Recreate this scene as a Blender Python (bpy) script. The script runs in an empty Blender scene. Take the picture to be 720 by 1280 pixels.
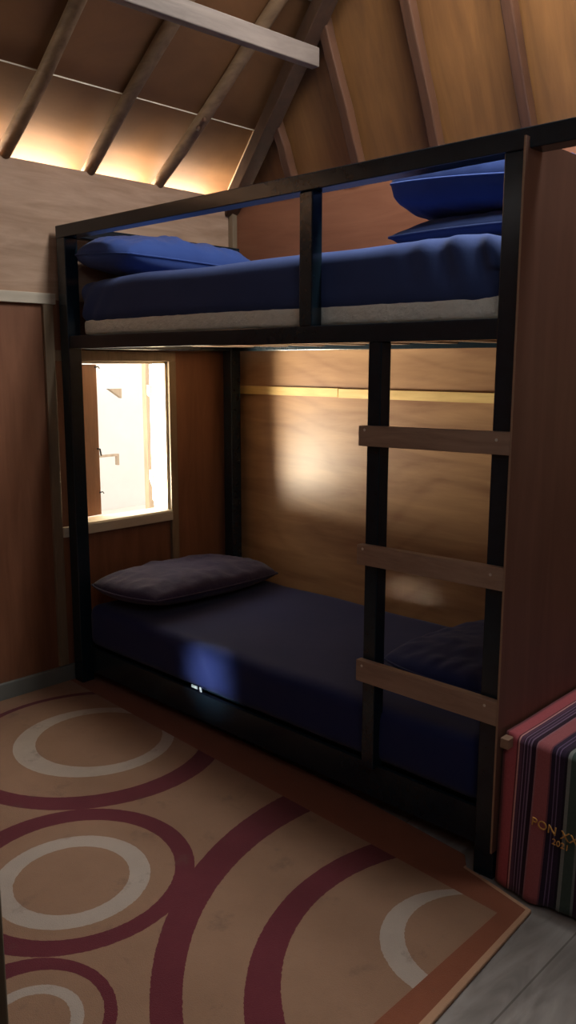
import bpy, bmesh, math, random
from mathutils import Vector, Matrix, noise
random.seed(7)
S = bpy.context.scene
COL = S.collection

# ------------------------------------------------------------------ materials
def srgb(r, g, b):
    f = lambda c: (c/255/12.92) if c/255 <= .04045 else ((c/255+.055)/1.055)**2.4
    return (f(r), f(g), f(b), 1)

def newmat(name):
    m = bpy.data.materials.new(name); m.use_nodes = True
    nt = m.node_tree
    return m, nt, nt.nodes, nt.links, nt.nodes['Principled BSDF']

def mathn(nt, op, a, b=None):
    n = nt.nodes.new('ShaderNodeMath'); n.operation = op
    for i, v in enumerate((a, b)):
        if v is None: continue
        if isinstance(v, (int, float)): n.inputs[i].default_value = v
        else: nt.links.new(v, n.inputs[i])
    return n.outputs[0]

def mixc(nt, fac, a, b):
    n = nt.nodes.new('ShaderNodeMix'); n.data_type = 'RGBA'
    if isinstance(fac, (int, float)): n.inputs[0].default_value = fac
    else: nt.links.new(fac, n.inputs[0])
    for i, v in ((6, a), (7, b)):
        if isinstance(v, tuple): n.inputs[i].default_value = v
        else: nt.links.new(v, n.inputs[i])
    return n.outputs[2]

def wood(name, dark, light, scale=(1, 12, 12), rough=.5, detail=6, nscale=2.5, bump=.08, patch=.35, spec=.4, figure=0):
    m, nt, N, Lk, B = newmat(name)
    tc = N.new('ShaderNodeTexCoord'); mp = N.new('ShaderNodeMapping')
    mp.inputs['Scale'].default_value = scale
    Lk.new(tc.outputs['Object'], mp.inputs[0])
    nz = N.new('ShaderNodeTexNoise'); nz.inputs['Scale'].default_value = nscale; nz.inputs['Detail'].default_value = detail
    nz.inputs['Roughness'].default_value = .62; nz.inputs['Distortion'].default_value = .6
    Lk.new(mp.outputs[0], nz.inputs['Vector'])
    n2 = N.new('ShaderNodeTexNoise'); n2.inputs['Scale'].default_value = 1.7; n2.inputs['Detail'].default_value = 3
    Lk.new(tc.outputs['Object'], n2.inputs['Vector'])
    fac = mathn(nt, 'ADD', mathn(nt, 'MULTIPLY', nz.outputs['Fac'], 1-patch), mathn(nt, 'MULTIPLY', n2.outputs['Fac'], patch))
    if figure:
        mp2 = N.new('ShaderNodeMapping'); mp2.inputs['Scale'].default_value = (.45, .45, 1.0)
        Lk.new(tc.outputs['Object'], mp2.inputs[0])
        n3 = N.new('ShaderNodeTexNoise'); n3.inputs['Scale'].default_value = 1.3; n3.inputs['Detail'].default_value = 2
        Lk.new(mp2.outputs[0], n3.inputs['Vector'])
        sep = N.new('ShaderNodeSeparateXYZ'); Lk.new(tc.outputs['Object'], sep.inputs[0])
        a = mathn(nt, 'ADD', mathn(nt, 'MULTIPLY', sep.outputs[2], 30.0), mathn(nt, 'MULTIPLY', n3.outputs['Fac'], 34.0))
        sn = mathn(nt, 'POWER', mathn(nt, 'ABSOLUTE', mathn(nt, 'SINE', a)), 9.0)
        fac = mathn(nt, 'SUBTRACT', fac, mathn(nt, 'MULTIPLY', sn, figure))
    cr = N.new('ShaderNodeValToRGB')
    cr.color_ramp.elements[0].position = .3; cr.color_ramp.elements[0].color = dark
    cr.color_ramp.elements[1].position = .68; cr.color_ramp.elements[1].color = light
    Lk.new(fac, cr.inputs[0]); Lk.new(cr.outputs[0], B.inputs['Base Color'])
    B.inputs['Roughness'].default_value = rough
    B.inputs['Specular IOR Level'].default_value = spec
    if bump:
        bp = N.new('ShaderNodeBump'); bp.inputs['Strength'].default_value = bump; bp.inputs['Distance'].default_value = .004
        Lk.new(nz.outputs['Fac'], bp.inputs['Height']); Lk.new(bp.outputs[0], B.inputs['Normal'])
    return m

def fabric(name, c1, c2, rough=.9, weave=260, bump=.25, sheen=.15, soft=9):
    m, nt, N, Lk, B = newmat(name)
    tc = N.new('ShaderNodeTexCoord')
    nz = N.new('ShaderNodeTexNoise'); nz.inputs['Scale'].default_value = weave; nz.inputs['Detail'].default_value = 2
    n2 = N.new('ShaderNodeTexNoise'); n2.inputs['Scale'].default_value = soft; n2.inputs['Detail'].default_value = 4
    Lk.new(tc.outputs['Object'], nz.inputs['Vector']); Lk.new(tc.outputs['Object'], n2.inputs['Vector'])
    Lk.new(mixc(nt, n2.outputs['Fac'], c1, c2), B.inputs['Base Color'])
    B.inputs['Roughness'].default_value = rough
    B.inputs['Sheen Weight'].default_value = sheen
    B.inputs['Specular IOR Level'].default_value = .2
    h = mathn(nt, 'ADD', mathn(nt, 'MULTIPLY', nz.outputs['Fac'], .3), mathn(nt, 'MULTIPLY', n2.outputs['Fac'], 1.2))
    bp = N.new('ShaderNodeBump'); bp.inputs['Strength'].default_value = bump; bp.inputs['Distance'].default_value = .01
    Lk.new(h, bp.inputs['Height']); Lk.new(bp.outputs[0], B.inputs['Normal'])
    return m

def plain(name, c, rough=.5, metal=0, spec=.5, nscale=30, var=.2, bump=.05):
    m, nt, N, Lk, B = newmat(name)
    tc = N.new('ShaderNodeTexCoord')
    nz = N.new('ShaderNodeTexNoise'); nz.inputs['Scale'].default_value = nscale; nz.inputs['Detail'].default_value = 4
    Lk.new(tc.outputs['Object'], nz.inputs['Vector'])
    d = tuple(v*(1-var) for v in c[:3])+(1,); l = tuple(min(1, v*(1+var)) for v in c[:3])+(1,)
    Lk.new(mixc(nt, nz.outputs['Fac'], d, l), B.inputs['Base Color'])
    B.inputs['Roughness'].default_value = rough; B.inputs['Metallic'].default_value = metal
    B.inputs['Specular IOR Level'].default_value = spec
    if bump:
        bp = N.new('ShaderNodeBump'); bp.inputs['Strength'].default_value = bump; bp.inputs['Distance'].default_value = .003
        Lk.new(nz.outputs['Fac'], bp.inputs['Height']); Lk.new(bp.outputs[0], B.inputs['Normal'])
    return m

M = {}
M['ply_upper'] = wood('pale_plywood', srgb(152, 122, 98), srgb(196, 166, 142), scale=(9, 1.2, 9), rough=.55, nscale=3, bump=.04)
M['ply_lower'] = wood('reddish_plywood', srgb(106, 68, 48), srgb(138, 94, 70), scale=(6, 6, .7), rough=.5, nscale=3, bump=.04)
M['ply_back'] = wood('varnished_plywood', srgb(134, 96, 70), srgb(182, 142, 104), scale=(.8, 6, 6), rough=.36, nscale=2.2, bump=.03, spec=.3, figure=.07)
M['ply_red'] = wood('red_brown_plywood', srgb(116, 72, 52), srgb(152, 102, 76), scale=(.8, 6, 6), rough=.5, nscale=2.2, bump=.03)
M['panel'] = wood('brown_board', srgb(94, 68, 58), srgb(116, 86, 74), scale=(6, 6, .6), rough=.5, nscale=3, bump=.03)
M['ceil_a'] = wood('ceiling_plywood', srgb(92, 62, 38), srgb(136, 94, 58), scale=(2, 1, 2), rough=.6, nscale=2.0, bump=.05, patch=.5)
M['ceil_b'] = wood('amber_ceiling_plywood', srgb(104, 70, 40), srgb(152, 106, 60), scale=(7, .8, .8), rough=.5, nscale=2.4, bump=.05, patch=.45)
M['rafter'] = wood('rafter_pole_wood', srgb(92, 70, 50), srgb(150, 122, 92), scale=(1.2, 9, 9), rough=.6, nscale=3, bump=.2)
M['rafter_b'] = wood('brown_rafter_wood', srgb(66, 43, 30), srgb(100, 66, 46), scale=(9, 1, 1), rough=.55, nscale=3, bump=.15)
M['beam'] = wood('grey_beam_wood', srgb(84, 74, 68), srgb(122, 110, 102), scale=(9, 1, 9), rough=.65, nscale=3, bump=.2)
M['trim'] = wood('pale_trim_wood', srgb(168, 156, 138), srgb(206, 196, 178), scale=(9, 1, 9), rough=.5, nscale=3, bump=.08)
M['trim_dull'] = wood('dull_trim_wood', srgb(104, 88, 70), srgb(146, 128, 104), scale=(9, 9, 1), rough=.5, nscale=3, bump=.08)
M['hip'] = wood('dark_hip_wood', srgb(62, 44, 32), srgb(92, 66, 48), scale=(6, 6, 6), rough=.6, nscale=3, bump=.15)
M['strip'] = wood('yellow_batten_wood', srgb(190, 150, 84), srgb(236, 204, 136), scale=(1, 9, 9), rough=.45, nscale=3, bump=.06)
M['rung'] = wood('ladder_plank_wood', srgb(128, 104, 88), srgb(172, 146, 126), scale=(1.4, 12, 12), rough=.55, nscale=4, bump=.15)
M['baseboard'] = plain('grey_baseboard_paint', srgb(112, 116, 112), .45, nscale=14, var=.15)
M['black'] = plain('black_lacquer', srgb(22, 36, 46), .2, spec=.5, nscale=40, var=.25, bump=.08)
M['edge'] = plain('raw_board_edge', srgb(150, 122, 100), .6, nscale=60)
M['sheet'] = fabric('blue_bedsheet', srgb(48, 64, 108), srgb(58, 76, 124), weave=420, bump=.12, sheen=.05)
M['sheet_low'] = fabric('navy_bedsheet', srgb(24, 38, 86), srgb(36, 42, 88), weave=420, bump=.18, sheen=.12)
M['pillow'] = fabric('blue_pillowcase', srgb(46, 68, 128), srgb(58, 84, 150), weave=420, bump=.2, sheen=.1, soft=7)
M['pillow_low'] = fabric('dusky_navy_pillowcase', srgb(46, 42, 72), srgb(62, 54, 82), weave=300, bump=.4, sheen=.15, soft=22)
M['pad'] = fabric('white_mattress_pad', srgb(214, 220, 212), srgb(240, 244, 236), weave=160, bump=.7, soft=34)
M['nail'] = plain('bright_nail_head', srgb(230, 225, 215), .35, metal=.6, bump=0)
M['gold'] = plain('gold_thread', srgb(206, 156, 82), .5, nscale=300, var=.3)
M['door'] = wood('olive_door_wood', srgb(70, 66, 54), srgb(98, 92, 76), scale=(9, 9, 1), rough=.55, nscale=3, bump=.06)
M['shutter'] = wood('brown_shutter_wood', srgb(100, 62, 40), srgb(142, 94, 64), scale=(9, 9, 1), rough=.5, nscale=3, bump=.1)
M['cream'] = plain('cream_outdoor_paint', srgb(240, 228, 205), .7, nscale=6, var=.05)
M['hutwall'] = plain('hut_wall_wash', srgb(176, 172, 166), .8, nscale=4, var=.08)
M['outground'] = plain('pale_outdoor_ground', srgb(180, 176, 166), .9, nscale=5, var=.08)
M['iron'] = plain('dark_iron', srgb(45, 42, 40), .4, metal=.8)

# grey floor: long vinyl planks with cloudy streaks
m, nt, N, Lk, B = newmat('grey_vinyl_floor'); M['floor'] = m
tc = N.new('ShaderNodeTexCoord'); mp = N.new('ShaderNodeMapping'); mp.inputs['Scale'].default_value = (5, 1.1, 1)
Lk.new(tc.outputs['Object'], mp.inputs[0])
nz = N.new('ShaderNodeTexNoise'); nz.inputs['Scale'].default_value = 3; nz.inputs['Detail'].default_value = 7; nz.inputs['Distortion'].default_value = .8
Lk.new(mp.outputs[0], nz.inputs['Vector'])
cr = N.new('ShaderNodeValToRGB'); cr.color_ramp.elements[0].position = .32; cr.color_ramp.elements[0].color = srgb(108, 104, 100)
cr.color_ramp.elements[1].position = .66; cr.color_ramp.elements[1].color = srgb(154, 150, 146)
Lk.new(nz.outputs['Fac'], cr.inputs[0])
br = N.new('ShaderNodeTexBrick'); br.inputs['Scale'].default_value = 1.0
br.inputs['Mortar Size'].default_value = .0025; br.inputs['Brick Width'].default_value = 1.2; br.inputs['Row Height'].default_value = .3
br.inputs['Color1'].default_value = (1, 1, 1, 1); br.inputs['Color2'].default_value = (.93, .93, .93, 1); br.inputs['Mortar'].default_value = (.5, .48, .46, 1)
mpb = N.new('ShaderNodeMapping'); mpb.inputs['Rotation'].default_value = (0, 0, math.pi/2); mpb.inputs['Location'].default_value = (.1, .08, 0)
Lk.new(tc.outputs['Object'], mpb.inputs[0]); Lk.new(mpb.outputs[0], br.inputs['Vector'])
mu = N.new('ShaderNodeMix'); mu.data_type = 'RGBA'; mu.blend_type = 'MULTIPLY'; mu.inputs[0].default_value = 1
Lk.new(cr.outputs[0], mu.inputs[6]); Lk.new(br.outputs['Color'], mu.inputs[7]); Lk.new(mu.outputs[2], B.inputs['Base Color'])
B.inputs['Roughness'].default_value = .4

# rug: circles and rings woven into a tan field with a rust border
m, nt, N, Lk, B = newmat('circle_pattern_rug'); M['rug'] = m
tc = N.new('ShaderNodeTexCoord'); sep = N.new('ShaderNodeSeparateXYZ')
wob = N.new('ShaderNodeTexNoise'); wob.inputs['Scale'].default_value = 120
Lk.new(tc.outputs['Object'], wob.inputs['Vector'])
Lk.new(tc.outputs['Object'], sep.inputs[0])
X = mathn(nt, 'ADD', sep.outputs[0], mathn(nt, 'MULTIPLY', mathn(nt, 'SUBTRACT', wob.outputs['Fac'], .5), .006))
Y = mathn(nt, 'ADD', sep.outputs[1], mathn(nt, 'MULTIPLY', mathn(nt, 'SUBTRACT', wob.outputs['Color'], .5), .006))
def ring(cx, cy, r0, r1, c2=None):
    """1 inside the ring; the inner circle may have its own centre"""
    def dist(a, b):
        dx = mathn(nt, 'SUBTRACT', X, a); dy = mathn(nt, 'SUBTRACT', Y, b)
        return mathn(nt, 'SQRT', mathn(nt, 'ADD', mathn(nt, 'MULTIPLY', dx, dx), mathn(nt, 'MULTIPLY', dy, dy)))
    do = dist(cx, cy); di = dist(*(c2 or (cx, cy)))
    return mathn(nt, 'MULTIPLY', mathn(nt, 'LESS_THAN', do, r1), mathn(nt, 'GREATER_THAN', di, r0))
cl = N.new('ShaderNodeTexNoise'); cl.inputs['Scale'].default_value = 5; cl.inputs['Detail'].default_value = 8; cl.inputs['Roughness'].default_value = .7
Lk.new(tc.outputs['Object'], cl.inputs['Vector'])
col = mixc(nt, cl.outputs['Fac'], srgb(126, 98, 78), srgb(150, 119, 97))
maroon = mixc(nt, cl.outputs['Fac'], srgb(82, 34, 42), srgb(104, 46, 54))
white = mixc(nt, cl.outputs['Fac'], srgb(148, 136, 126), srgb(176, 164, 152))
for a in ((2.394, -.094, .895, 1.04, (2.371, -.17)), (2.38, -.29, .537, .678, (2.318, -.313)),
          (1.227, -.779, .27, .332, (1.237, -.776)), (.575, -.29, .427, .483, (.545, -.288)), (1.616, -1.143, .152, .199, (1.624, -1.125)),
          (.2, -1.25, .20, .27)):
    col = mixc(nt, ring(*a), col, maroon)
for a in ((.569, -.273, .229, .289, (.57, -.253)), (1.252, -.794, .152, .208), (2.159, -.276, .183, .212, (2.177, -.249)), (1.628, -1.126, .081, .109),
          (.2, -1.25, .09, .14)):
    col = mixc(nt, ring(*a), col, white)
rust = mixc(nt, cl.outputs['Fac'], srgb(116, 68, 48), srgb(138, 86, 64))
inner_top = mathn(nt, 'SUBTRACT', -.018, mathn(nt, 'MULTIPLY', sep.outputs[0], .05))
bord = mathn(nt, 'MAXIMUM', mathn(nt, 'GREATER_THAN', sep.outputs[0], 2.148), mathn(nt, 'GREATER_THAN', sep.outputs[1], inner_top))
col = mixc(nt, bord, col, rust)
rim_back = mathn(nt, 'MULTIPLY', mathn(nt, 'GREATER_THAN', sep.outputs[0], 1.98), mathn(nt, 'GREATER_THAN', mathn(nt, 'ADD', sep.outputs[1], mathn(nt, 'MULTIPLY', sep.outputs[0], .22)), .418))
rim = mathn(nt, 'MAXIMUM', mathn(nt, 'GREATER_THAN', mathn(nt, 'ADD', sep.outputs[0], mathn(nt, 'MULTIPLY', sep.outputs[1], .045)), 2.1905), rim_back)
col = mixc(nt, rim, col, srgb(176, 140, 112))
# a few stains and specks
st = N.new('ShaderNodeTexNoise'); st.inputs['Scale'].default_value = 7; st.inputs['Detail'].default_value = 9; st.inputs['Roughness'].default_value = .75
Lk.new(tc.outputs['Object'], st.inputs['Vector'])
sm = N.new('ShaderNodeMapRange'); sm.inputs[1].default_value = .57; sm.inputs[2].default_value = .70; sm.inputs[4].default_value = .5
Lk.new(st.outputs['Fac'], sm.inputs[0])
col = mixc(nt, sm.outputs[0], col, srgb(92, 76, 66))
Lk.new(col, B.inputs['Base Color']); B.inputs['Roughness'].default_value = .95; B.inputs['Specular IOR Level'].default_value = .1
B.inputs['Sheen Weight'].default_value = .1
pile = N.new('ShaderNodeTexNoise'); pile.inputs['Scale'].default_value = 380; pile.inputs['Detail'].default_value = 3
Lk.new(tc.outputs['Object'], pile.inputs['Vector'])
bp = N.new('ShaderNodeBump'); bp.inputs['Strength'].default_value = .5; bp.inputs['Distance'].default_value = .006
Lk.new(pile.outputs['Fac'], bp.inputs['Height']); Lk.new(bp.outputs[0], B.inputs['Normal'])

# striped woven cloth: colour bands along x
m, nt, N, Lk, B = newmat('striped_woven_cloth'); M['cloth'] = m
tc = N.new('ShaderNodeTexCoord'); sep = N.new('ShaderNodeSeparateXYZ'); Lk.new(tc.outputs['Object'], sep.inputs[0])
mod = N.new('ShaderNodeMath'); mod.operation = 'FRACT'
Lk.new(mathn(nt, 'DIVIDE', mathn(nt, 'SUBTRACT', sep.outputs[0], 2.08), .34), mod.inputs[0])
cr = N.new('ShaderNodeValToRGB'); cr.color_ramp.interpolation = 'CONSTANT'
bands = [(2.080, (176, 34, 54)), (2.111, (112, 18, 38)), (2.115, (206, 146, 140)), (2.119, (92, 52, 82)), (2.128, (56, 30, 58)), (2.131, (132, 104, 138)),
         (2.134, (60, 34, 62)), (2.140, (122, 92, 128)), (2.143, (64, 36, 68)), (2.149, (124, 98, 130)), (2.152, (46, 20, 44)),
         (2.164, (150, 92, 106)), (2.168, (158, 62, 70)), (2.203, (116, 52, 70)), (2.207, (42, 26, 56)), (2.217, (106, 84, 124)), (2.220, (52, 32, 64)),
         (2.227, (106, 84, 124)), (2.230, (44, 28, 58)), (2.243, (30, 22, 40)), (2.250, (122, 132, 128)), (2.258, (62, 84, 76)), (2.284, (110, 124, 122)), (2.291, (56, 30, 58)),
         (2.306, (120, 96, 130)), (2.310, (56, 32, 62)), (2.330, (150, 60, 70)), (2.37, (42, 26, 56)), (2.40, (132, 30, 50))]
els = cr.color_ramp.elements
els[0].position = 0; els[0].color = srgb(*bands[0][1])
els[1].position = (bands[1][0]-2.08)/.34; els[1].color = srgb(*bands[1][1])
for x, c in bands[2:]:
    e = els.new((x-2.08)/.34); e.color = srgb(*c)
Lk.new(mod.outputs[0], cr.inputs[0])
fl = N.new('ShaderNodeTexNoise'); fl.inputs['Scale'].default_value = 240
Lk.new(tc.outputs['Object'], fl.inputs['Vector'])
hs = N.new('ShaderNodeHueSaturation'); hs.inputs['Saturation'].default_value = .8
Lk.new(cr.outputs[0], hs.inputs['Color'])
Lk.new(mathn(nt, 'ADD', .8, mathn(nt, 'MULTIPLY', fl.outputs['Fac'], .4)), hs.inputs['Value'])
Lk.new(hs.outputs[0], B.inputs['Base Color']); B.inputs['Roughness'].default_value = .85; B.inputs['Sheen Weight'].default_value = .1
B.inputs['Specular IOR Level'].default_value = .2

# ------------------------------------------------------------------ mesh helpers
def add_box(bm, x0, x1, y0, y1, z0, z1, mi=0):
    vs = [bm.verts.new((x, y, z)) for x in (x0, x1) for y in (y0, y1) for z in (z0, z1)]
    for f in ((0, 1, 3, 2), (4, 6, 7, 5), (0, 4, 5, 1), (2, 3, 7, 6), (0, 2, 6, 4), (1, 5, 7, 3)):
        bm.faces.new([vs[i] for i in f]).material_index = mi
    return vs

def add_tube(bm, path, radii, n=14):
    rings = []
    for i, p in enumerate(path):
        p = Vector(p)
        d = (Vector(path[min(i+1, len(path)-1)])-Vector(path[max(i-1, 0)])).normalized()
        a = d.orthogonal().normalized() if not rings else (rings[-1][1]-d*rings[-1][1].dot(d)).normalized()
        b = d.cross(a)
        r = radii[i] if isinstance(radii, (list, tuple)) else radii
        rings.append(([bm.verts.new(p+(a*math.cos(t)+b*math.sin(t))*r) for t in [2*math.pi*k/n for k in range(n)]], a))
    for (q, _), (s, _) in zip(rings, rings[1:]):
        for k in range(n):
            bm.faces.new((q[k], q[(k+1) % n], s[(k+1) % n], s[k]))
    bm.faces.new(rings[0][0][::-1]); bm.faces.new(rings[-1][0])

def link(name, bm, mats, parent=None, smooth=False, bevel=0, seg=2):
    bmesh.ops.recalc_face_normals(bm, faces=bm.faces)
    me = bpy.data.meshes.new(name); bm.to_mesh(me); bm.free()
    o = bpy.data.objects.new(name, me); COL.objects.link(o)
    for mm in (mats if isinstance(mats, (list, tuple)) else [mats]): me.materials.append(mm)
    if smooth:
        for p in me.polygons: p.use_smooth = True
    if bevel:
        b = o.modifiers.new('bevel', 'BEVEL'); b.width = bevel; b.segments = seg; b.limit_method = 'ANGLE'
    if parent: 
        o.parent = parent; o.matrix_parent_inverse = parent.matrix_world.inverted()
    return o

def box(name, x0, x1, y0, y1, z0, z1, mat, parent=None, bevel=.002):
    """a beam or board whose own origin is its base centre"""
    bm = bmesh.new()
    c = ((x0+x1)/2, (y0+y1)/2, z0)
    add_box(bm, x0-c[0], x1-c[0], y0-c[1], y1-c[1], 0, z1-z0)
    o = link(name, bm, mat, None, bevel=bevel)
    o.location = c
    if parent:
        o.parent = parent; o.location = Vector(c)-parent.location
    return o

def thing(name, label, cat, loc, group=None):
    o = bpy.data.objects.new(name, None); COL.objects.link(o); o.location = loc
    o.empty_display_size = .05
    o['label'] = label; o['category'] = cat
    if group: o['group'] = group
    bpy.context.view_layer.update()
    return o

def tag(o, label, cat, group=None):
    o['label'] = label; o['category'] = cat
    if group: o['group'] = group
    return o

def struct(o):
    o['kind'] = 'structure'; return o

# ------------------------------------------------------------------ the room
WX, D = -.04, .994          # inner faces of the left and the back wall
WH = 2.155                  # wall height
RX, FY = 3.9, -2.1          # right wall, front wall
OY0, OY1, OZ0, OZ1 = .03, .572, .682, 1.388   # window opening

bm = bmesh.new(); add_box(bm, WX-.06, RX+.06, FY-.06, D+.06, -.06, 0)
struct(link('floor', bm, M['floor']))

bm = bmesh.new()            # left wall around the window; paler plywood above the cover strip
t = WX-.06
add_box(bm, t, WX, FY, D+.06, 1.63, 1.95, 1); add_box(bm, WX-.014, WX, FY, D+.06, 1.95, WH, 1)
add_box(bm, t, WX, FY, OY0, 0, 1.63)
add_box(bm, t, WX, OY1, D+.06, 0, 1.63)
add_box(bm, t, WX, OY0, OY1, 0, OZ0)
add_box(bm, t, WX, OY0, OY1, OZ1, 1.63)
struct(link('wall_left', bm, [M['ply_lower'], M['ply_upper']]))
bm = bmesh.new(); add_box(bm, WX, RX, D, D+.06, 0, 1.47); add_box(bm, WX, RX, D, D+.06, 1.47, 2.125, 1)
struct(link('wall_back', bm, [M['ply_back'], M['ply_red']]))
bm = bmesh.new(); add_box(bm, RX, RX+.06, FY, D+.06, 0, WH)
struct(link('wall_right', bm, M['ply_lower']))
DX0, DX1 = 1.20, 2.20       # doorway in the front wall
bm = bmesh.new()
add_box(bm, t, DX0, FY-.06, FY, 0, WH); add_box(bm, DX1, RX+.06, FY-.06, FY, 0, WH); add_box(bm, DX0, DX1, FY-.06, FY, 2.03, WH)
struct(link('wall_front', bm, M['ply_lower']))

bm = bmesh.new()            # unseen box added behind the doorway to keep sky light out
add_box(bm, DX0-.06, DX0, FY-1.3, FY-.06, 0, 2.2); add_box(bm, DX1, DX1+.06, FY-1.3, FY-.06, 0, 2.2)
add_box(bm, DX0-.06, DX1+.06, FY-1.36, FY-1.3, 0, 2.2); add_box(bm, DX0-.06, DX1+.06, FY-1.36, FY-.06, 2.2, 2.26); add_box(bm, DX0-.06, DX1+.06, FY-1.36, FY-.06, -.06, 0)
struct(link('wall_light_block', bm, M['ply_lower']))

# hipped roof: gentle side slopes, steep end slopes; each slope is boarded with plywood sheets in rows
SL, SB = .72, 2.15          # rises of the side and end slopes
EZ = WH+.06                # eave height of the sheets at the wall line
XM = (WX+RX)/2
ZR = EZ+SL*(XM-WX)
def roof_pt_left(z, y): return ((z-EZ)/SL+WX, y, z)
YB = lambda z: D-(z-EZ+.03)/SB
YF = lambda z: FY+(z-EZ+.03)/SB
def slope(name, side, mat, rows):
    bm = bmesh.new()
    for i, (za, zb) in enumerate(rows):
        off = .012*((i+1) % 2)
        q = []
        for z in (za, zb):
            if side == 'left':  q.append(((z-EZ)/SL+WX, YF(z)-.02, z+off)); q.append(((z-EZ)/SL+WX, YB(z)+.02, z+off))
            if side == 'right': q.append((RX-(z-EZ)/SL, YF(z)-.02, z+off)); q.append((RX-(z-EZ)/SL, YB(z)+.02, z+off))
            if side == 'back':  q.append(((z-EZ)/SL+WX-.02, YB(z)+off, z)); q.append((RX-(z-EZ)/SL+.02, YB(z)+off, z))
            if side == 'front': q.append(((z-EZ)/SL+WX-.02, YF(z)-off, z)); q.append((RX-(z-EZ)/SL+.02, YF(z)-off, z))
        v = [bm.verts.new(p) for p in q]
        bm.faces.new((v[0], v[1], v[3], v[2]))
    if side == 'left':      # pale strips painting the light caught along the lapped sheet edges
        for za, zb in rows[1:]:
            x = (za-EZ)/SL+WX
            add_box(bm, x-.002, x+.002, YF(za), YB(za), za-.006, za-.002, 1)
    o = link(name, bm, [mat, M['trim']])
    s = o.modifiers.new('solid', 'SOLIDIFY'); s.thickness = .006
    return struct(o)
rows = [(EZ-.14, 2.425), (2.405, 2.775), (2.757, 3.125), (3.107, ZR+.01)]
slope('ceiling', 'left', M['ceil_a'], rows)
slope('ceiling', 'back', M['ceil_b'], [(EZ-.35, ZR+.01)])
slope('ceiling', 'right', M['ceil_a'], rows)
slope('ceiling', 'front', M['ceil_b'], [(EZ-.03, ZR+.01)])

# trims of the room
struct(box('trim_1', WX, WX+.018, FY, .0, 1.612, 1.655, M['trim']))
struct(box('trim_2', WX, WX+.016, -.056, -.012, .08, 1.612, M['trim_dull']))
struct(box('baseboard_left', WX, WX+.02, FY, D, 0, .075, M['baseboard']))
struct(box('trim_3', WX, WX+.032, D-.03, D, 0, 2.13, M['trim_dull']))
struct(box('trim_4', WX+.03, .652, D-.014, D, 1.231, 1.27, M['strip'], bevel=.001))
struct(box('trim_5', .655, RX, D-.014, D, 1.229, 1.268, M['strip'], bevel=.001))

# window_1: frame boards, reveal, two casement leaves (left closed, right swung out)
w1 = bpy.data.objects.new('window_1', None); COL.objects.link(w1); w1.location = (WX, .3, .68); struct(w1)
bpy.context.view_layer.update()
box('head_board', WX, WX+.016, -.012, .614, 1.386, 1.43, M['trim_dull'], w1)
box('sill_board', WX, WX+.024, -.012, .574, .645, .688, M['trim'], w1)
box('side_board', WX, WX+.018, .572, .613, .075, 1.386, M['trim_dull'], w1)
bm = bmesh.new()
add_box(bm, t-.03, WX, OY1-.012, OY1, OZ0, OZ1); add_box(bm, t-.03, WX, OY0, OY0+.012, OZ0, OZ1)
add_box(bm, t-.03, WX, OY0, OY1, OZ1-.012, OZ1); add_box(bm, t-.03, WX+.02, OY0, OY1, OZ0, OZ0+.012)
rv = link('reveal', bm, M['cream'], w1)
def leaf(name, hinge, ang, width, mat):
    bm = bmesh.new()
    z0, z1 = OZ0+.016, OZ1-.016
    k = max(2, round(width/.09))
    for i in range(k):          # upright boards with narrow grooves, two ledges across the outside
        add_box(bm, -.006 if i % 2 else -.009, .009 if i % 2 else .006, width*i/k+.001, width*(i+1)/k-.001, z0, z1)
    for z in (z0+.1, z1-.15): add_box(bm, -.022, -.008, .01, width-.01, z, z+.05)
    bmesh.ops.rotate(bm, cent=(0, 0, 0), matrix=Matrix.Rotation(ang, 3, 'Z'), verts=bm.verts)
    bmesh.ops.translate(bm, vec=(hinge[0], hinge[1], 0), verts=bm.verts)
    return link(name, bm, mat, w1, bevel=.002)
l1 = leaf('casement_leaf', (t-.02, OY0+.014), math.radians(6), .212, M['shutter'])
l2 = leaf('casement_leaf', (t-.035, OY1-.002), math.radians(56), .24, M['cream'])
for z in (.80, 1.36):       # hooks on the closed leaf
    bm = bmesh.new(); add_tube(bm, [(t-.03, .245, z), (t-.03, .262, z+.002), (t-.03, .268, z-.006)], .003, 8)
    link('hook', bm, M['iron'], l1)
bm = bmesh.new(); add_tube(bm, [(t-.02, .236, 1.0), (t-.006, .24, 1.0), (t-.006, .246, .97)], .004, 8)
link('handle', bm, M['iron'], l1)

# door_1: leaf standing open near the camera
dr = bpy.data.objects.new('door_1', None); COL.objects.link(dr); dr.location = (DX0, FY, 0); struct(dr)
bpy.context.view_layer.update()
tip = Vector((1.665, -1.193, 0)); hin = Vector((DX0+.015, FY+.02, 0)); dd = tip-hin
bm = bmesh.new()
Ld = dd.length
add_box(bm, 0, Ld, 0, .035, .015, 2.0)
for a, b in ((.12, .92), (1.06, 1.88)):
    add_box(bm, .1, Ld-.1, -.006, 0, a, b); add_box(bm, .1, Ld-.1, .035, .041, a, b)
bmesh.ops.rotate(bm, cent=(0, 0, 0), matrix=Matrix.Rotation(math.atan2(dd.y, dd.x), 3, 'Z'), verts=bm.verts)
bmesh.ops.translate(bm, vec=hin, verts=bm.verts)
link('door_leaf', bm, M['door'], dr, bevel=.003)
bm = bmesh.new()
add_box(bm, DX0-.05, DX0, FY, FY+.015, 0, 2.08); add_box(bm, DX1, DX1+.05, FY, FY+.015, 0, 2.08); add_box(bm, DX0-.05, DX1+.05, FY, FY+.015, 2.03, 2.08)
link('door_frame', bm, M['trim_dull'], dr, bevel=.002)

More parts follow.
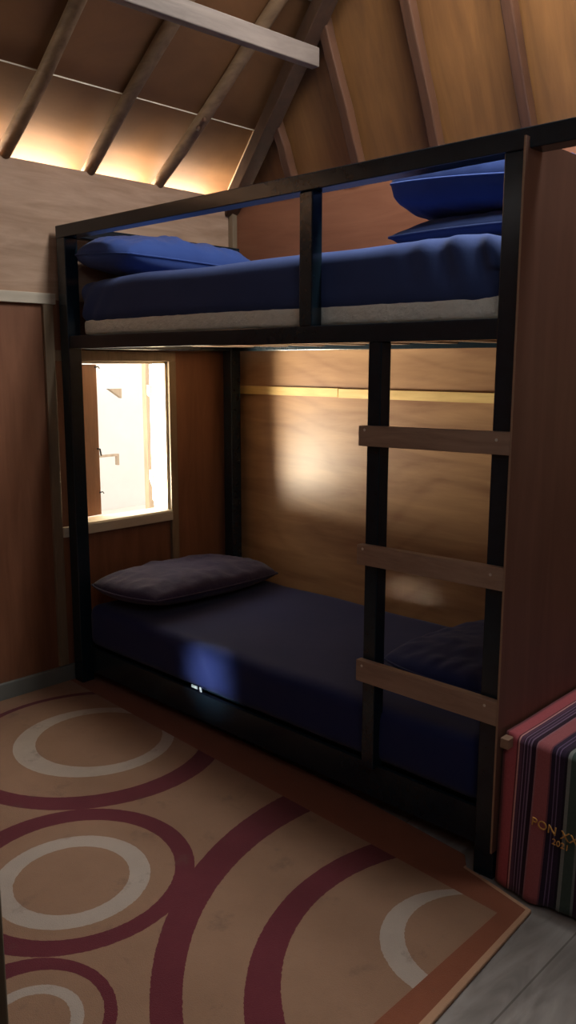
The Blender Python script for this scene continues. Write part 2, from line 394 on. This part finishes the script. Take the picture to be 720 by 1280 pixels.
# ------------------------------------------------------------------ rafters, hip rafter, tie beam
def rafter_left(y, label, z1=3.3, knot=False):
    bm = bmesh.new()
    n = 9; path = []; rad = []
    for i in range(n):
        z = EZ-.11+(z1-EZ+.11)*i/(n-1)
        x = (z-EZ)/SL+WX
        path.append((x+.03+.003*math.sin(i*1.9+y*9), y+.006*math.sin(i*1.3+y*7), z-.016)); rad.append(.027+.0015*math.sin(i*2.1+y*5))
    add_tube(bm, path, rad, 18)
    o = link('rafter', bm, M['rafter'], smooth=True)
    tag(o, label, 'rafter', 'round pole rafters under the left slope')
    if knot:
        for d in (.24, .275):
            x = WX+d; z = EZ+SL*d
            bm = bmesh.new(); bmesh.ops.create_uvsphere(bm, u_segments=10, v_segments=6, radius=.011)
            bmesh.ops.translate(bm, vec=(x+.042, y-.016, z-.045), verts=bm.verts)
            link('knot', bm, M['rafter_b'], o, smooth=True)
    return o
rafter_left(-.175, 'round pole rafter at far left, nearest the camera of those rising from the left wall')
rafter_left(.198, 'round pole rafter in the middle of the three rising from the left wall')
rafter_left(.565, 'round pole rafter with knots near its foot, closest to the hip corner', 2.95, True)

def rafter_back(x, label, z1):
    bm = bmesh.new()
    n = 6; r = []
    for i in range(n):
        z = EZ-.06+(z1-EZ+.06)*i/(n-1)
        y = YB(z)
        r.append([bm.verts.new((x+s+.003*math.sin(i*2+x*5), y-.004-dp, z-dp*.2)) for s, dp in ((-.024, 0), (-.022, .045), (.022, .045), (.024, 0))])
    for a, b in zip(r, r[1:]):
        for k in range(4): bm.faces.new((a[k], a[(k+1) % 4], b[(k+1) % 4], b[k]))
    bm.faces.new(r[0]); bm.faces.new(r[-1][::-1])
    o = link('rafter', bm, M['rafter_b'], bevel=.006)
    return tag(o, label, 'rafter', 'sawn rafters under the back slope')
rafter_back(.385, 'short brown rafter on the back slope right beside the hip corner', 2.42)
rafter_back(.765, 'brown rafter on the back slope rising just right of the tie beam end', 2.72)
rafter_back(1.15, 'brown rafter on the back slope above the middle of the top bunk', 3.05)
rafter_back(1.53, 'brown rafter on the back slope meeting the rail above the right bunk post', 3.3)

hip0 = Vector((WX+.01, D-.02, EZ-.045)); hipd = Vector((1/SL, -1/SB, 1))
bm = bmesh.new()
a = hip0+hipd*-.03; b = hip0+hipd*1.0
d = hipd.normalized(); sd = d.cross(Vector((0, 0, 1))).normalized(); up = sd.cross(d)
v = []
for p_ in (a, b):
    for s, u in ((-.032, -.085), (.032, -.085), (.032, -.01), (-.032, -.01)):
        v.append(bm.verts.new(p_+sd*s+up*u))
for f in ((0, 1, 2, 3), (4, 7, 6, 5), (0, 4, 5, 1), (1, 5, 6, 2), (2, 6, 7, 3), (3, 7, 4, 0)): bm.faces.new([v[i] for i in f])
tag(link('hip_rafter', bm, M['hip'], bevel=.004), 'dark hip rafter climbing from the room corner where the two ceiling slopes meet', 'rafter')

bm = bmesh.new()
add_box(bm, -.02, .02, -2.2, 0, 0, .07)
bmesh.ops.rotate(bm, cent=(0, 0, 0), matrix=Matrix.Rotation(math.radians(-3), 3, 'Z'), verts=bm.verts)
o = link('tie_beam', bm, M['beam'], bevel=.004); o.location = (.775, .685, 2.487)
tag(o, 'pale grey sawn plank hung under the rafters, ending beside the hip rafter', 'beam')

# ------------------------------------------------------------------ bunk bed
H, L = 1.916, 2.06
bed = thing('bunk_bed', 'black painted wooden bunk bed with ladder, standing against the plywood walls', 'bunk bed', (L/2, .47, 0))
def bpart(name, *a, mat='black', parent=None, bevel=.003): return box(name, *a, M[mat], parent or bed, bevel)
bpart('post', 0, .06, 0, .06, .0125, H-.048)
bpart('post', L-.06, L, 0, .06, 0, H-.048)
bpart('post', 0, .06, .885, .945, 0, H-.048)
bpart('post', L-.06, L, .885, .945, 0, H-.048)
bpart('guard_rail', 0, 3.895, -.002, .06, H-.048, H)
bpart('guard_rail', 0, .06, .06, .945, H-.045, H-.002)
bpart('rail_post', 1.33, 1.381, .005, .05, 1.4866, H-.048)
bpart('deck_rail', .06, L-.06, .004, .05, 1.4355, 1.4866)
bpart('deck_rail', .06, L-.06, .895, .94, 1.4355, 1.4866)
bpart('deck_rail', .006, .054, .06, .885, 1.4355, 1.4866)
bpart('deck_rail', L-.054, L-.006, .06, .885, 1.4355, 1.4866)
for i in range(9):
    x = .14+i*.222
    bpart('deck_slat', x, x+.07, .05, .895, 1.452, 1.474, mat='rung')
bpart('deck_board', .06, L-.06, .05, .895, 1.4745, 1.4866, mat='trim_dull', bevel=0)
bpart('lower_rail', .06, L-.06, .036, .08, .06, .168)
bpart('lower_rail', .06, L-.06, .895, .94, .07, .168)
bpart('lower_rail', .006, .054, .06, .885, .07, .168)
bpart('lower_rail', L-.054, L-.006, .06, .885, .07, .168)
bpart('lower_board', .054, L-.054, .05, .895, .152, .168, mat='trim_dull', bevel=0)
bpart('ladder_post', 1.598, 1.643, .004, .05, .168, 1.4355)
for (xa, za, zb_) in ((1.587, 1.147, 1.204), (1.588, .803, .862), (1.592, .449, .514)):
    bm = bmesh.new()
    k = .006 if za > .5 else -.002
    vs = add_box(bm, xa, L+.001, -.021, .0035, za, zb_)
    for vv in vs:
        if vv.co.x > 1.9: vv.co.z += k+.002
    for x in (xa+.012, xa+.03, L-.03):
        pass
    rg = link('ladder_rung', bm, M['rung'], bed, bevel=.002)
    for x, z in ((xa+.022, zb_-.014), (L-.035, zb_-.016)):
        bm = bmesh.new(); bmesh.ops.create_uvsphere(bm, u_segments=10, v_segments=6, radius=.0042)
        for vv in bm.verts: vv.co.y *= .35
        bmesh.ops.translate(bm, vec=(x, -.0215, z+k*.5), verts=bm.verts)
        link('nail', bm, M['nail'], rg, smooth=True)
# end panel: a full height board at the right end, with a raw pale front edge
ep = bpart('end_panel', L+.0015, L+.0065, -.019, .975, .09, 1.893, mat='panel', bevel=0)
bpart('panel_edge', L+.0015, L+.0062, -.0212, -.0188, .09, 1.893, mat='edge', parent=bed, bevel=0)

# ------------------------------------------------------------------ bedding
def grid_cushion(x0, x1, y0, y1, z0, z1, r, nx=48, ny=28, nz=7, fn=None):
    """rounded slab as one closed skin; fn(co) nudges each vertex"""
    bm = bmesh.new()
    bmesh.ops.create_cube(bm, size=2)
    bmesh.ops.subdivide_edges(bm, edges=[e for e in bm.edges if abs((e.verts[0].co-e.verts[1].co).x) > 1], cuts=nx, use_grid_fill=True)
    bmesh.ops.subdivide_edges(bm, edges=[e for e in bm.edges if abs((e.verts[0].co-e.verts[1].co).y) > 1], cuts=ny, use_grid_fill=True)
    bmesh.ops.subdivide_edges(bm, edges=[e for e in bm.edges if abs((e.verts[0].co-e.verts[1].co).z) > 1], cuts=nz, use_grid_fill=True)
    c = Vector(((x0+x1)/2, (y0+y1)/2, (z0+z1)/2)); h = Vector(((x1-x0)/2, (y1-y0)/2, (z1-z0)/2))
    for v in bm.verts:
        p = Vector((v.co.x*h.x, v.co.y*h.y, v.co.z*h.z))
        core = Vector((max(-h.x+r, min(h.x-r, p.x)), max(-h.y+r, min(h.y-r, p.y)), max(-h.z+r, min(h.z-r, p.z))))
        dlt = p-core
        if dlt.length > 1e-6 and max(abs(dlt.x), abs(dlt.y), abs(dlt.z)) > 0:
            m_ = max(abs(dlt.x), abs(dlt.y), abs(dlt.z))
            dlt = dlt.normalized()*m_
        v.co = c+core+dlt
        if fn: v.co = fn(v.co.copy())
    return bm

def pillow(name, label, loc, size, mat, rot=(0, 0, 0), seed=0, wr=.012, ex=.45, puff=2.8, bend=0, group=None):
    """long axis along local x; pinched corners, a seam edge and fabric creases"""
    lx, ly, lz = size
    bm = bmesh.new()
    n, k = 56, 40
    top = {}; bot = {}
    for i in range(n+1):
        for j in range(k+1):
            u = -1+2*i/n; v = -1+2*j/k
            e = (max(0, 1-abs(u)**puff)**ex)*(max(0, 1-abs(v)**puff)**ex)
            pin = math.sqrt(1-.24*v*v)-.03*(1-v*v)*abs(u)**4
            pin2 = math.sqrt(1-.24*u*u)-.03*(1-u*u)*abs(v)**4
            x = u*lx/2*pin; y = v*ly/2*pin2
            q = Vector((x*7+seed*3.1, y*7, seed))
            w = wr*(noise.noise(q)+.6*noise.noise(q*2.3)+.35*noise.noise(q*5.1))
            edge = 1-max(abs(u), abs(v))
            rad = wr*.5*math.sin(math.atan2(v, u)*19+seed)*max(0, 1-edge*2.6)*min(1, edge*9)
            zt = e*lz*.55+(w+rad)*min(1, edge*5)
            zb = -e*lz*.45+(w*.35)*min(1, edge*5)
            if bend: 
                dz = bend*(u*u); zt += dz; zb += dz
            top[i, j] = bm.verts.new((x, y, zt))
            bot[i, j] = top[i, j] if i in (0, n) or j in (0, k) else bm.verts.new((x, y, min(zb, zt-.002)))
    for i in range(n):
        for j in range(k):
            bm.faces.new((top[i, j], top[i+1, j], top[i+1, j+1], top[i, j+1]))
            bm.faces.new((bot[i, j], bot[i, j+1], bot[i+1, j+1], bot[i+1, j]))
    o = link(name, bm, mat, smooth=True)
    o.location = loc; o.rotation_euler = rot
    tag(o, label, 'pillow', group)
    # piped seam running round the edge
    bm = bmesh.new(); pth = []
    ring_ = [(i, 0) for i in range(n)]+[(n, j) for j in range(k)]+[(i, k) for i in range(n, 0, -1)]+[(0, j) for j in range(k, 0, -1)]
    me = o.data
    idx = {}
    for (i, j) in ring_:
        u = -1+2*i/n; v = -1+2*j/k
        pin = math.sqrt(1-.24*v*v)-.03*(1-v*v)*abs(u)**4; pin2 = math.sqrt(1-.24*u*u)-.03*(1-u*u)*abs(v)**4
        pth.append((u*lx/2*pin, v*ly/2*pin2, bend*u*u))
    pth.append(pth[0])
    add_tube(bm, pth, .004, 6)
    s = link('seam', bm, mat, smooth=True); s.parent = o
    return o

# upper mattress: white quilted pad below a blue fitted sheet with a wavy hem
um = thing('mattress', 'upper bunk mattress in a blue fitted sheet over a white quilted pad', 'mattress', (1.03, .48, 1.487))
def padfn(c):
    c.z += .0025*noise.noise(c*28); c.y += .003*noise.noise(c*22)*(1 if c.y < .1 else 0); return c
bm = grid_cushion(.082, 1.975, .056, .882, 1.4872, 1.552, .018, 90, 20, 4, padfn)
link('mattress_pad', bm, M['pad'], um, smooth=True)
def sheetfn(c):
    f = 1 if c.y < .12 else 0
    x = c.x
    if c.z < 1.56:           # hem line dips and rises
        c.z += .006*math.sin(x*2.3+.4)+.003*noise.noise(Vector((x*6, 0, 3)))-.004*max(0, 1-abs(x-.25)/.25)
    if f:                    # soft folds, stronger toward both ends
        a = max(0, (x-1.62)/.35); b = max(0, (.35-x)/.3)
        k = (c.z-1.53)/.17
        s = x+.35*(c.z-1.6)
        c.y -= a*.022*math.sin(s*58)*max(0, min(1, k))+.004*noise.noise(Vector((x*5, c.z*9, 1)))
        c.y -= b*.008*math.sin((x-.8*(c.z-1.6))*60)
    c.z += .006*noise.noise(Vector((x*3.1, c.y*3, 9)))*(1 if c.z > 1.65 else 0)
    if c.z > 1.62 and x < .25: c.z -= .022*((.25-x)/.18)**2*.6
    if c.z > 1.62 and x > 1.9: c.z -= .02*((x-1.9)/.08)
    return c
bm = grid_cushion(.075, 1.982, .046, .886, 1.531, 1.706, .045, 150, 40, 12, sheetfn)
link('fitted_sheet', bm, M['sheet'], um, smooth=True)

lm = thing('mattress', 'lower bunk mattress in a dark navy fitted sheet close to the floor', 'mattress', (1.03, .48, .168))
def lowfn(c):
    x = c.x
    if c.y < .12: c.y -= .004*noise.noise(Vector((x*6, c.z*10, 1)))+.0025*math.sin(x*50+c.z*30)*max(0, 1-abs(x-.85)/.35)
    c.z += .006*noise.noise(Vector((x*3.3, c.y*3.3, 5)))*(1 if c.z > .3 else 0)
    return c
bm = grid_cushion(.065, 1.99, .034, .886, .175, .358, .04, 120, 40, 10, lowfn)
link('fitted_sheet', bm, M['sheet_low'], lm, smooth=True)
bm = bmesh.new(); add_box(bm, .09, 1.965, .065, .872, .1685, .19)
link('mattress_base', bm, M['black'], lm)
bm = bmesh.new()             # little white care labels sewn at the lower hem
add_box(bm, .766, .80, .026, .029, .183, .194); add_box(bm, .812, .824, .026, .029, .178, .196)
link('care_tag', bm, M['pad'], lm)

pillow('pillow', 'blue pillow at the left end of the upper bunk, lying beside the corner', (.19, .455, 1.788), (.88, .42, .17), M['pillow'],
       (math.radians(3), math.radians(1), math.radians(92)), 2, .014)
pillow('pillow', 'flat dark blue pillow at the right of the upper bunk, under a plump pillow', (1.70, .55, 1.757), (.58, .62, .10), M['sheet'],
       (0, 0, math.radians(2)), 5, .008)
pillow('pillow', 'plump bright blue pillow on top of the flat pillow on the upper bunk', (1.70, .55, 1.884), (.58, .62, .19), M['pillow'],
       (math.radians(-2), math.radians(4), math.radians(3)), 9, .028, .24, 3.4)
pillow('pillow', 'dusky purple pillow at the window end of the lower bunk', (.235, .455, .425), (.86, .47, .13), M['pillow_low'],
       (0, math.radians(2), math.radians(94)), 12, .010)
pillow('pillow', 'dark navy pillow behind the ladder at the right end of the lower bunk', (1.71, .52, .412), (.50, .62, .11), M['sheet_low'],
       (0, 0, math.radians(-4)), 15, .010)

# ------------------------------------------------------------------ rug
bm = bmesh.new()
pts = [(-.015, .12), (1.5, .085), (1.95, .04), (1.985, -.008), (2.062, -.022), (2.205, -.054), (2.235, -.55), (2.26, -1.30), (2.26, -1.42), (-.015, -1.42)]
vt = [bm.verts.new((x, y, .011)) for x, y in pts]
f = bm.faces.new(vt)
e = bmesh.ops.extrude_face_region(bm, geom=[f])
bmesh.ops.translate(bm, vec=(0, 0, -.0105), verts=[g for g in e['geom'] if isinstance(g, bmesh.types.BMVert)])
tag(link('rug', bm, M['rug'], bevel=.003), 'large tan rug with maroon and white rings, on the floor before the bunk bed', 'rug')

# ------------------------------------------------------------------ bench under a striped cloth, in the next bay
bn = thing('low_bench', 'low wooden bench right of the bed end panel, hidden under the striped cloth', 'bench', (2.6, .4, 0))
def npart(name, *a, mat='trim_dull', bevel=.002): return box(name, *a, M[mat], bn, bevel)
npart('bench_top', 2.10, 3.1, .015, .92, .37, .414)
for x in (2.11, 3.03):
    for y in (.03, .84): npart('leg', x, x+.06, y, y+.06, 0, .37)
npart('batten', 2.0722, 2.0962, -.016, .015, .394, .421, mat='edge')
bm = bmesh.new()
nx_, prof = 60, []
for i in range(26): prof.append((.98-.965*i/25, .428))            # top, back to front
prof = [(y, z) for y, z in prof if y > .018]
for a_ in range(6): 
    th = a_/5*math.pi/2; prof.append((.018-.014*math.sin(th), .414+.014*math.cos(th)))
for i in range(1, 22): prof.append((.004-.018*(i/21)**1.5, .414-.403*i/21))
R_ = []
for i in range(nx_+1):
    x = 2.0735+(3.12-2.0735)*i/nx_
    row = []
    for (y, z) in prof:
        k = max(0, (.40-z)/.40)
        yy = y+.010*k*math.sin(x*34+z*3)+.004*k*math.sin(x*83)-.004*k
        zz = z+(.0025*noise.noise(Vector((x*7, y*7, 2))) if z > .42 else 0)
        xx = x+.012*k*math.sin((x-2.07)*9)*k
        if i == 0 and False: pass
        zz2 = zz
        if x < 2.10 and -.02 < y < .02 and .385 < z <= .43: yy = max(yy, .0165) 
        row.append(bm.verts.new((xx, yy, zz2)))
    R_.append(row)
for a_, b_ in zip(R_, R_[1:]):
    for k in range(len(prof)-1): bm.faces.new((a_[k], b_[k], b_[k+1], a_[k+1]))
cl_o = link('woven_cloth', bm, M['cloth'], smooth=True)
so = cl_o.modifiers.new('solid', 'SOLIDIFY'); so.thickness = .003; so.offset = 1
tag(cl_o, 'crimson and purple striped woven cloth with gold lettering, draped beside the bed end panel', 'cloth')
def lettering(txt, size, x, z, rot):
    cu = bpy.data.curves.new('lettering', 'FONT'); cu.body = txt; cu.size = size; cu.extrude = .0012; cu.space_character = 1.05
    to = bpy.data.objects.new('tmp_text', cu); COL.objects.link(to)
    bpy.context.view_layer.update()
    me = bpy.data.meshes.new_from_object(to.evaluated_get(bpy.context.evaluated_depsgraph_get()))
    bpy.data.objects.remove(to)
    o = bpy.data.objects.new('lettering', me); COL.objects.link(o)
    me.materials.clear(); me.materials.append(M['gold'])
    o.parent = cl_o; o.location = (x, -.0235, z); o.rotation_euler = (math.radians(90), math.radians(rot), 0)
    return o
lettering('PON XX PAPUA', .032, 2.174, .222, 4)
lettering('2021', .022, 2.232, .193, 4)

# ------------------------------------------------------------------ outdoors, seen through the window
bm = bmesh.new(); add_box(bm, -9, t-.35, -5, 7, -.30, -.28)
o = link('ground', bm, M['outground']); struct(o)
hs_ = thing('neighbouring_hut', 'pale hut with a jutting eave, seen small and sunlit through the window', 'hut', (-5.5, 3.6, -.28))
box('hut_wall', -6.5, -5.0, 2.6, 5.6, -.28, 2.3, M['hutwall'], hs_)
bm = bmesh.new()
v = [bm.verts.new(p) for p in ((-5.0, 1.2, 1.75), (-3.5, 1.2, 1.20), (-3.5, 2.74, 1.20), (-5.0, 2.74, 1.75))]
v2 = [bm.verts.new((q.co.x, q.co.y, q.co.z-.05)) for q in v]
bm.faces.new(v); bm.faces.new(v2[::-1])
for i in range(4): bm.faces.new((v[i], v2[i], v2[(i+1) % 4], v[(i+1) % 4]))
link('hut_eave', bm, M['hutwall'], hs_)
bm = bmesh.new()
q = [bm.verts.new(p) for p in ((-3.5, 2.60, 1.15), (-3.5, 2.74, 1.15), (-3.5, 2.74, 1.06))]
q2 = [bm.verts.new((p.co.x-.05, p.co.y, p.co.z)) for p in q]
bm.faces.new(q); bm.faces.new(q2[::-1])
for i in range(3): bm.faces.new((q[i], q2[i], q2[(i+1) % 3], q[(i+1) % 3]))
link('bracket', bm, M['trim_dull'], hs_)
bm = bmesh.new(); add_box(bm, -5.0, -3.48, 1.2, 1.24, .5, .525); add_box(bm, -3.52, -3.48, 1.2, 2.675, .525, .545); add_box(bm, -3.52, -3.48, 2.655, 2.675, .44, .525)
link('porch_rail', bm, M['trim_dull'], hs_)
pp = thing('porch_post', 'thin grey porch post standing outside, in the right part of the bright window', 'post', (-2.2, 2.06, -.28))
box('post_shaft', -2.225, -2.175, 2.037, 2.083, -.28, 2.4, M['trim_dull'], pp)
box('post_foot', -2.26, -2.14, 2.0, 2.12, -.28, .10, M['trim_dull'], pp)

# ------------------------------------------------------------------ light
W = bpy.data.worlds.new('sky'); S.world = W; W.use_nodes = True
bg = W.node_tree.nodes['Background']; bg.inputs[0].default_value = (1, .97, .92, 1); bg.inputs[1].default_value = 3.8

def area(name, loc, target, sx, sy, power, color=(1, 1, 1), spread=180, portal=False):
    l = bpy.data.lights.new(name, 'AREA'); l.shape = 'RECTANGLE'; l.size = sx; l.size_y = sy; l.energy = power; l.color = color
    l.spread = math.radians(spread)
    o = bpy.data.objects.new(name, l); COL.objects.link(o); o.location = loc
    o.rotation_euler = (Vector(target)-Vector(loc)).to_track_quat('-Z', 'Y').to_euler()
    if portal: l.cycles.is_portal = True
    return o
area('window_portal', (t-.02, .30, 1.03), (1, .30, 1.03), .70, .54, 1, portal=True)
# sunlit ground outside, bouncing warm light up through the window on to the back wall
area('ground_bounce', (-1.35, -.40, .30), (.9, .99, 1.25), 1.5, 1.0, 640, (1, .9, .68))
# area lamp added for the light from above; the roof has no opening
rl = area('overhead_light', (1.75, .23, 3.1), (1.75, .23, 0), 1.5, .3, 62, (1, .975, .94))
rl.rotation_euler = (0, math.radians(8), 0)
# fill lamp added above the camera to brighten the front faces
area('room_fill', (3.2, -1.6, 2.3), (.6, .0, 1.1), 1.0, .8, 4.6, (.9, .95, 1))
area('mattress_patch_light', (.42, -1.95, .27), (.85, .03, .262), .08, .14, .2, (.78, .9, 1), 8.5)  # added narrow lamp that makes the bright patch on the lower mattress front
# daylight reaching in under the eaves
area('eave_light_left', (WX-.085, -.55, 2.085), (WX+.10, -.55, 2.30), 3.0, .06, 24, (1, .93, .78))
area('eave_light_back', (1.9, D+.05, 2.135), (1.9, D-.06, 2.135+.2), 3.6, .05, 40, (1, .9, .7))

# ------------------------------------------------------------------ camera
cam = bpy.data.cameras.new('camera'); co = bpy.data.objects.new('camera', cam); COL.objects.link(co)
f_, yaw, pitch, roll = 1046.36, -.765792, -.174475, .0021
fw = Vector((math.sin(yaw)*math.cos(pitch), math.cos(yaw)*math.cos(pitch), math.sin(pitch)))
r0 = Vector((math.cos(yaw), -math.sin(yaw), 0)); u0 = r0.cross(fw)
rr = r0*math.cos(roll)+u0*math.sin(roll); uu = -r0*math.sin(roll)+u0*math.cos(roll)
co.matrix_world = Matrix(((rr.x, uu.x, -fw.x, 3.08702), (rr.y, uu.y, -fw.y, -1.86769), (rr.z, uu.z, -fw.z, 1.373785), (0, 0, 0, 1)))
cam.sensor_fit = 'VERTICAL'; cam.sensor_height = 36; cam.lens = 36*f_/1280; cam.clip_start = .02
S.camera = co
S.view_settings.view_transform = 'Standard'; S.view_settings.look = 'None'; S.view_settings.exposure = 0
S.cycles.max_bounces = 8; S.cycles.sample_clamp_indirect = 6
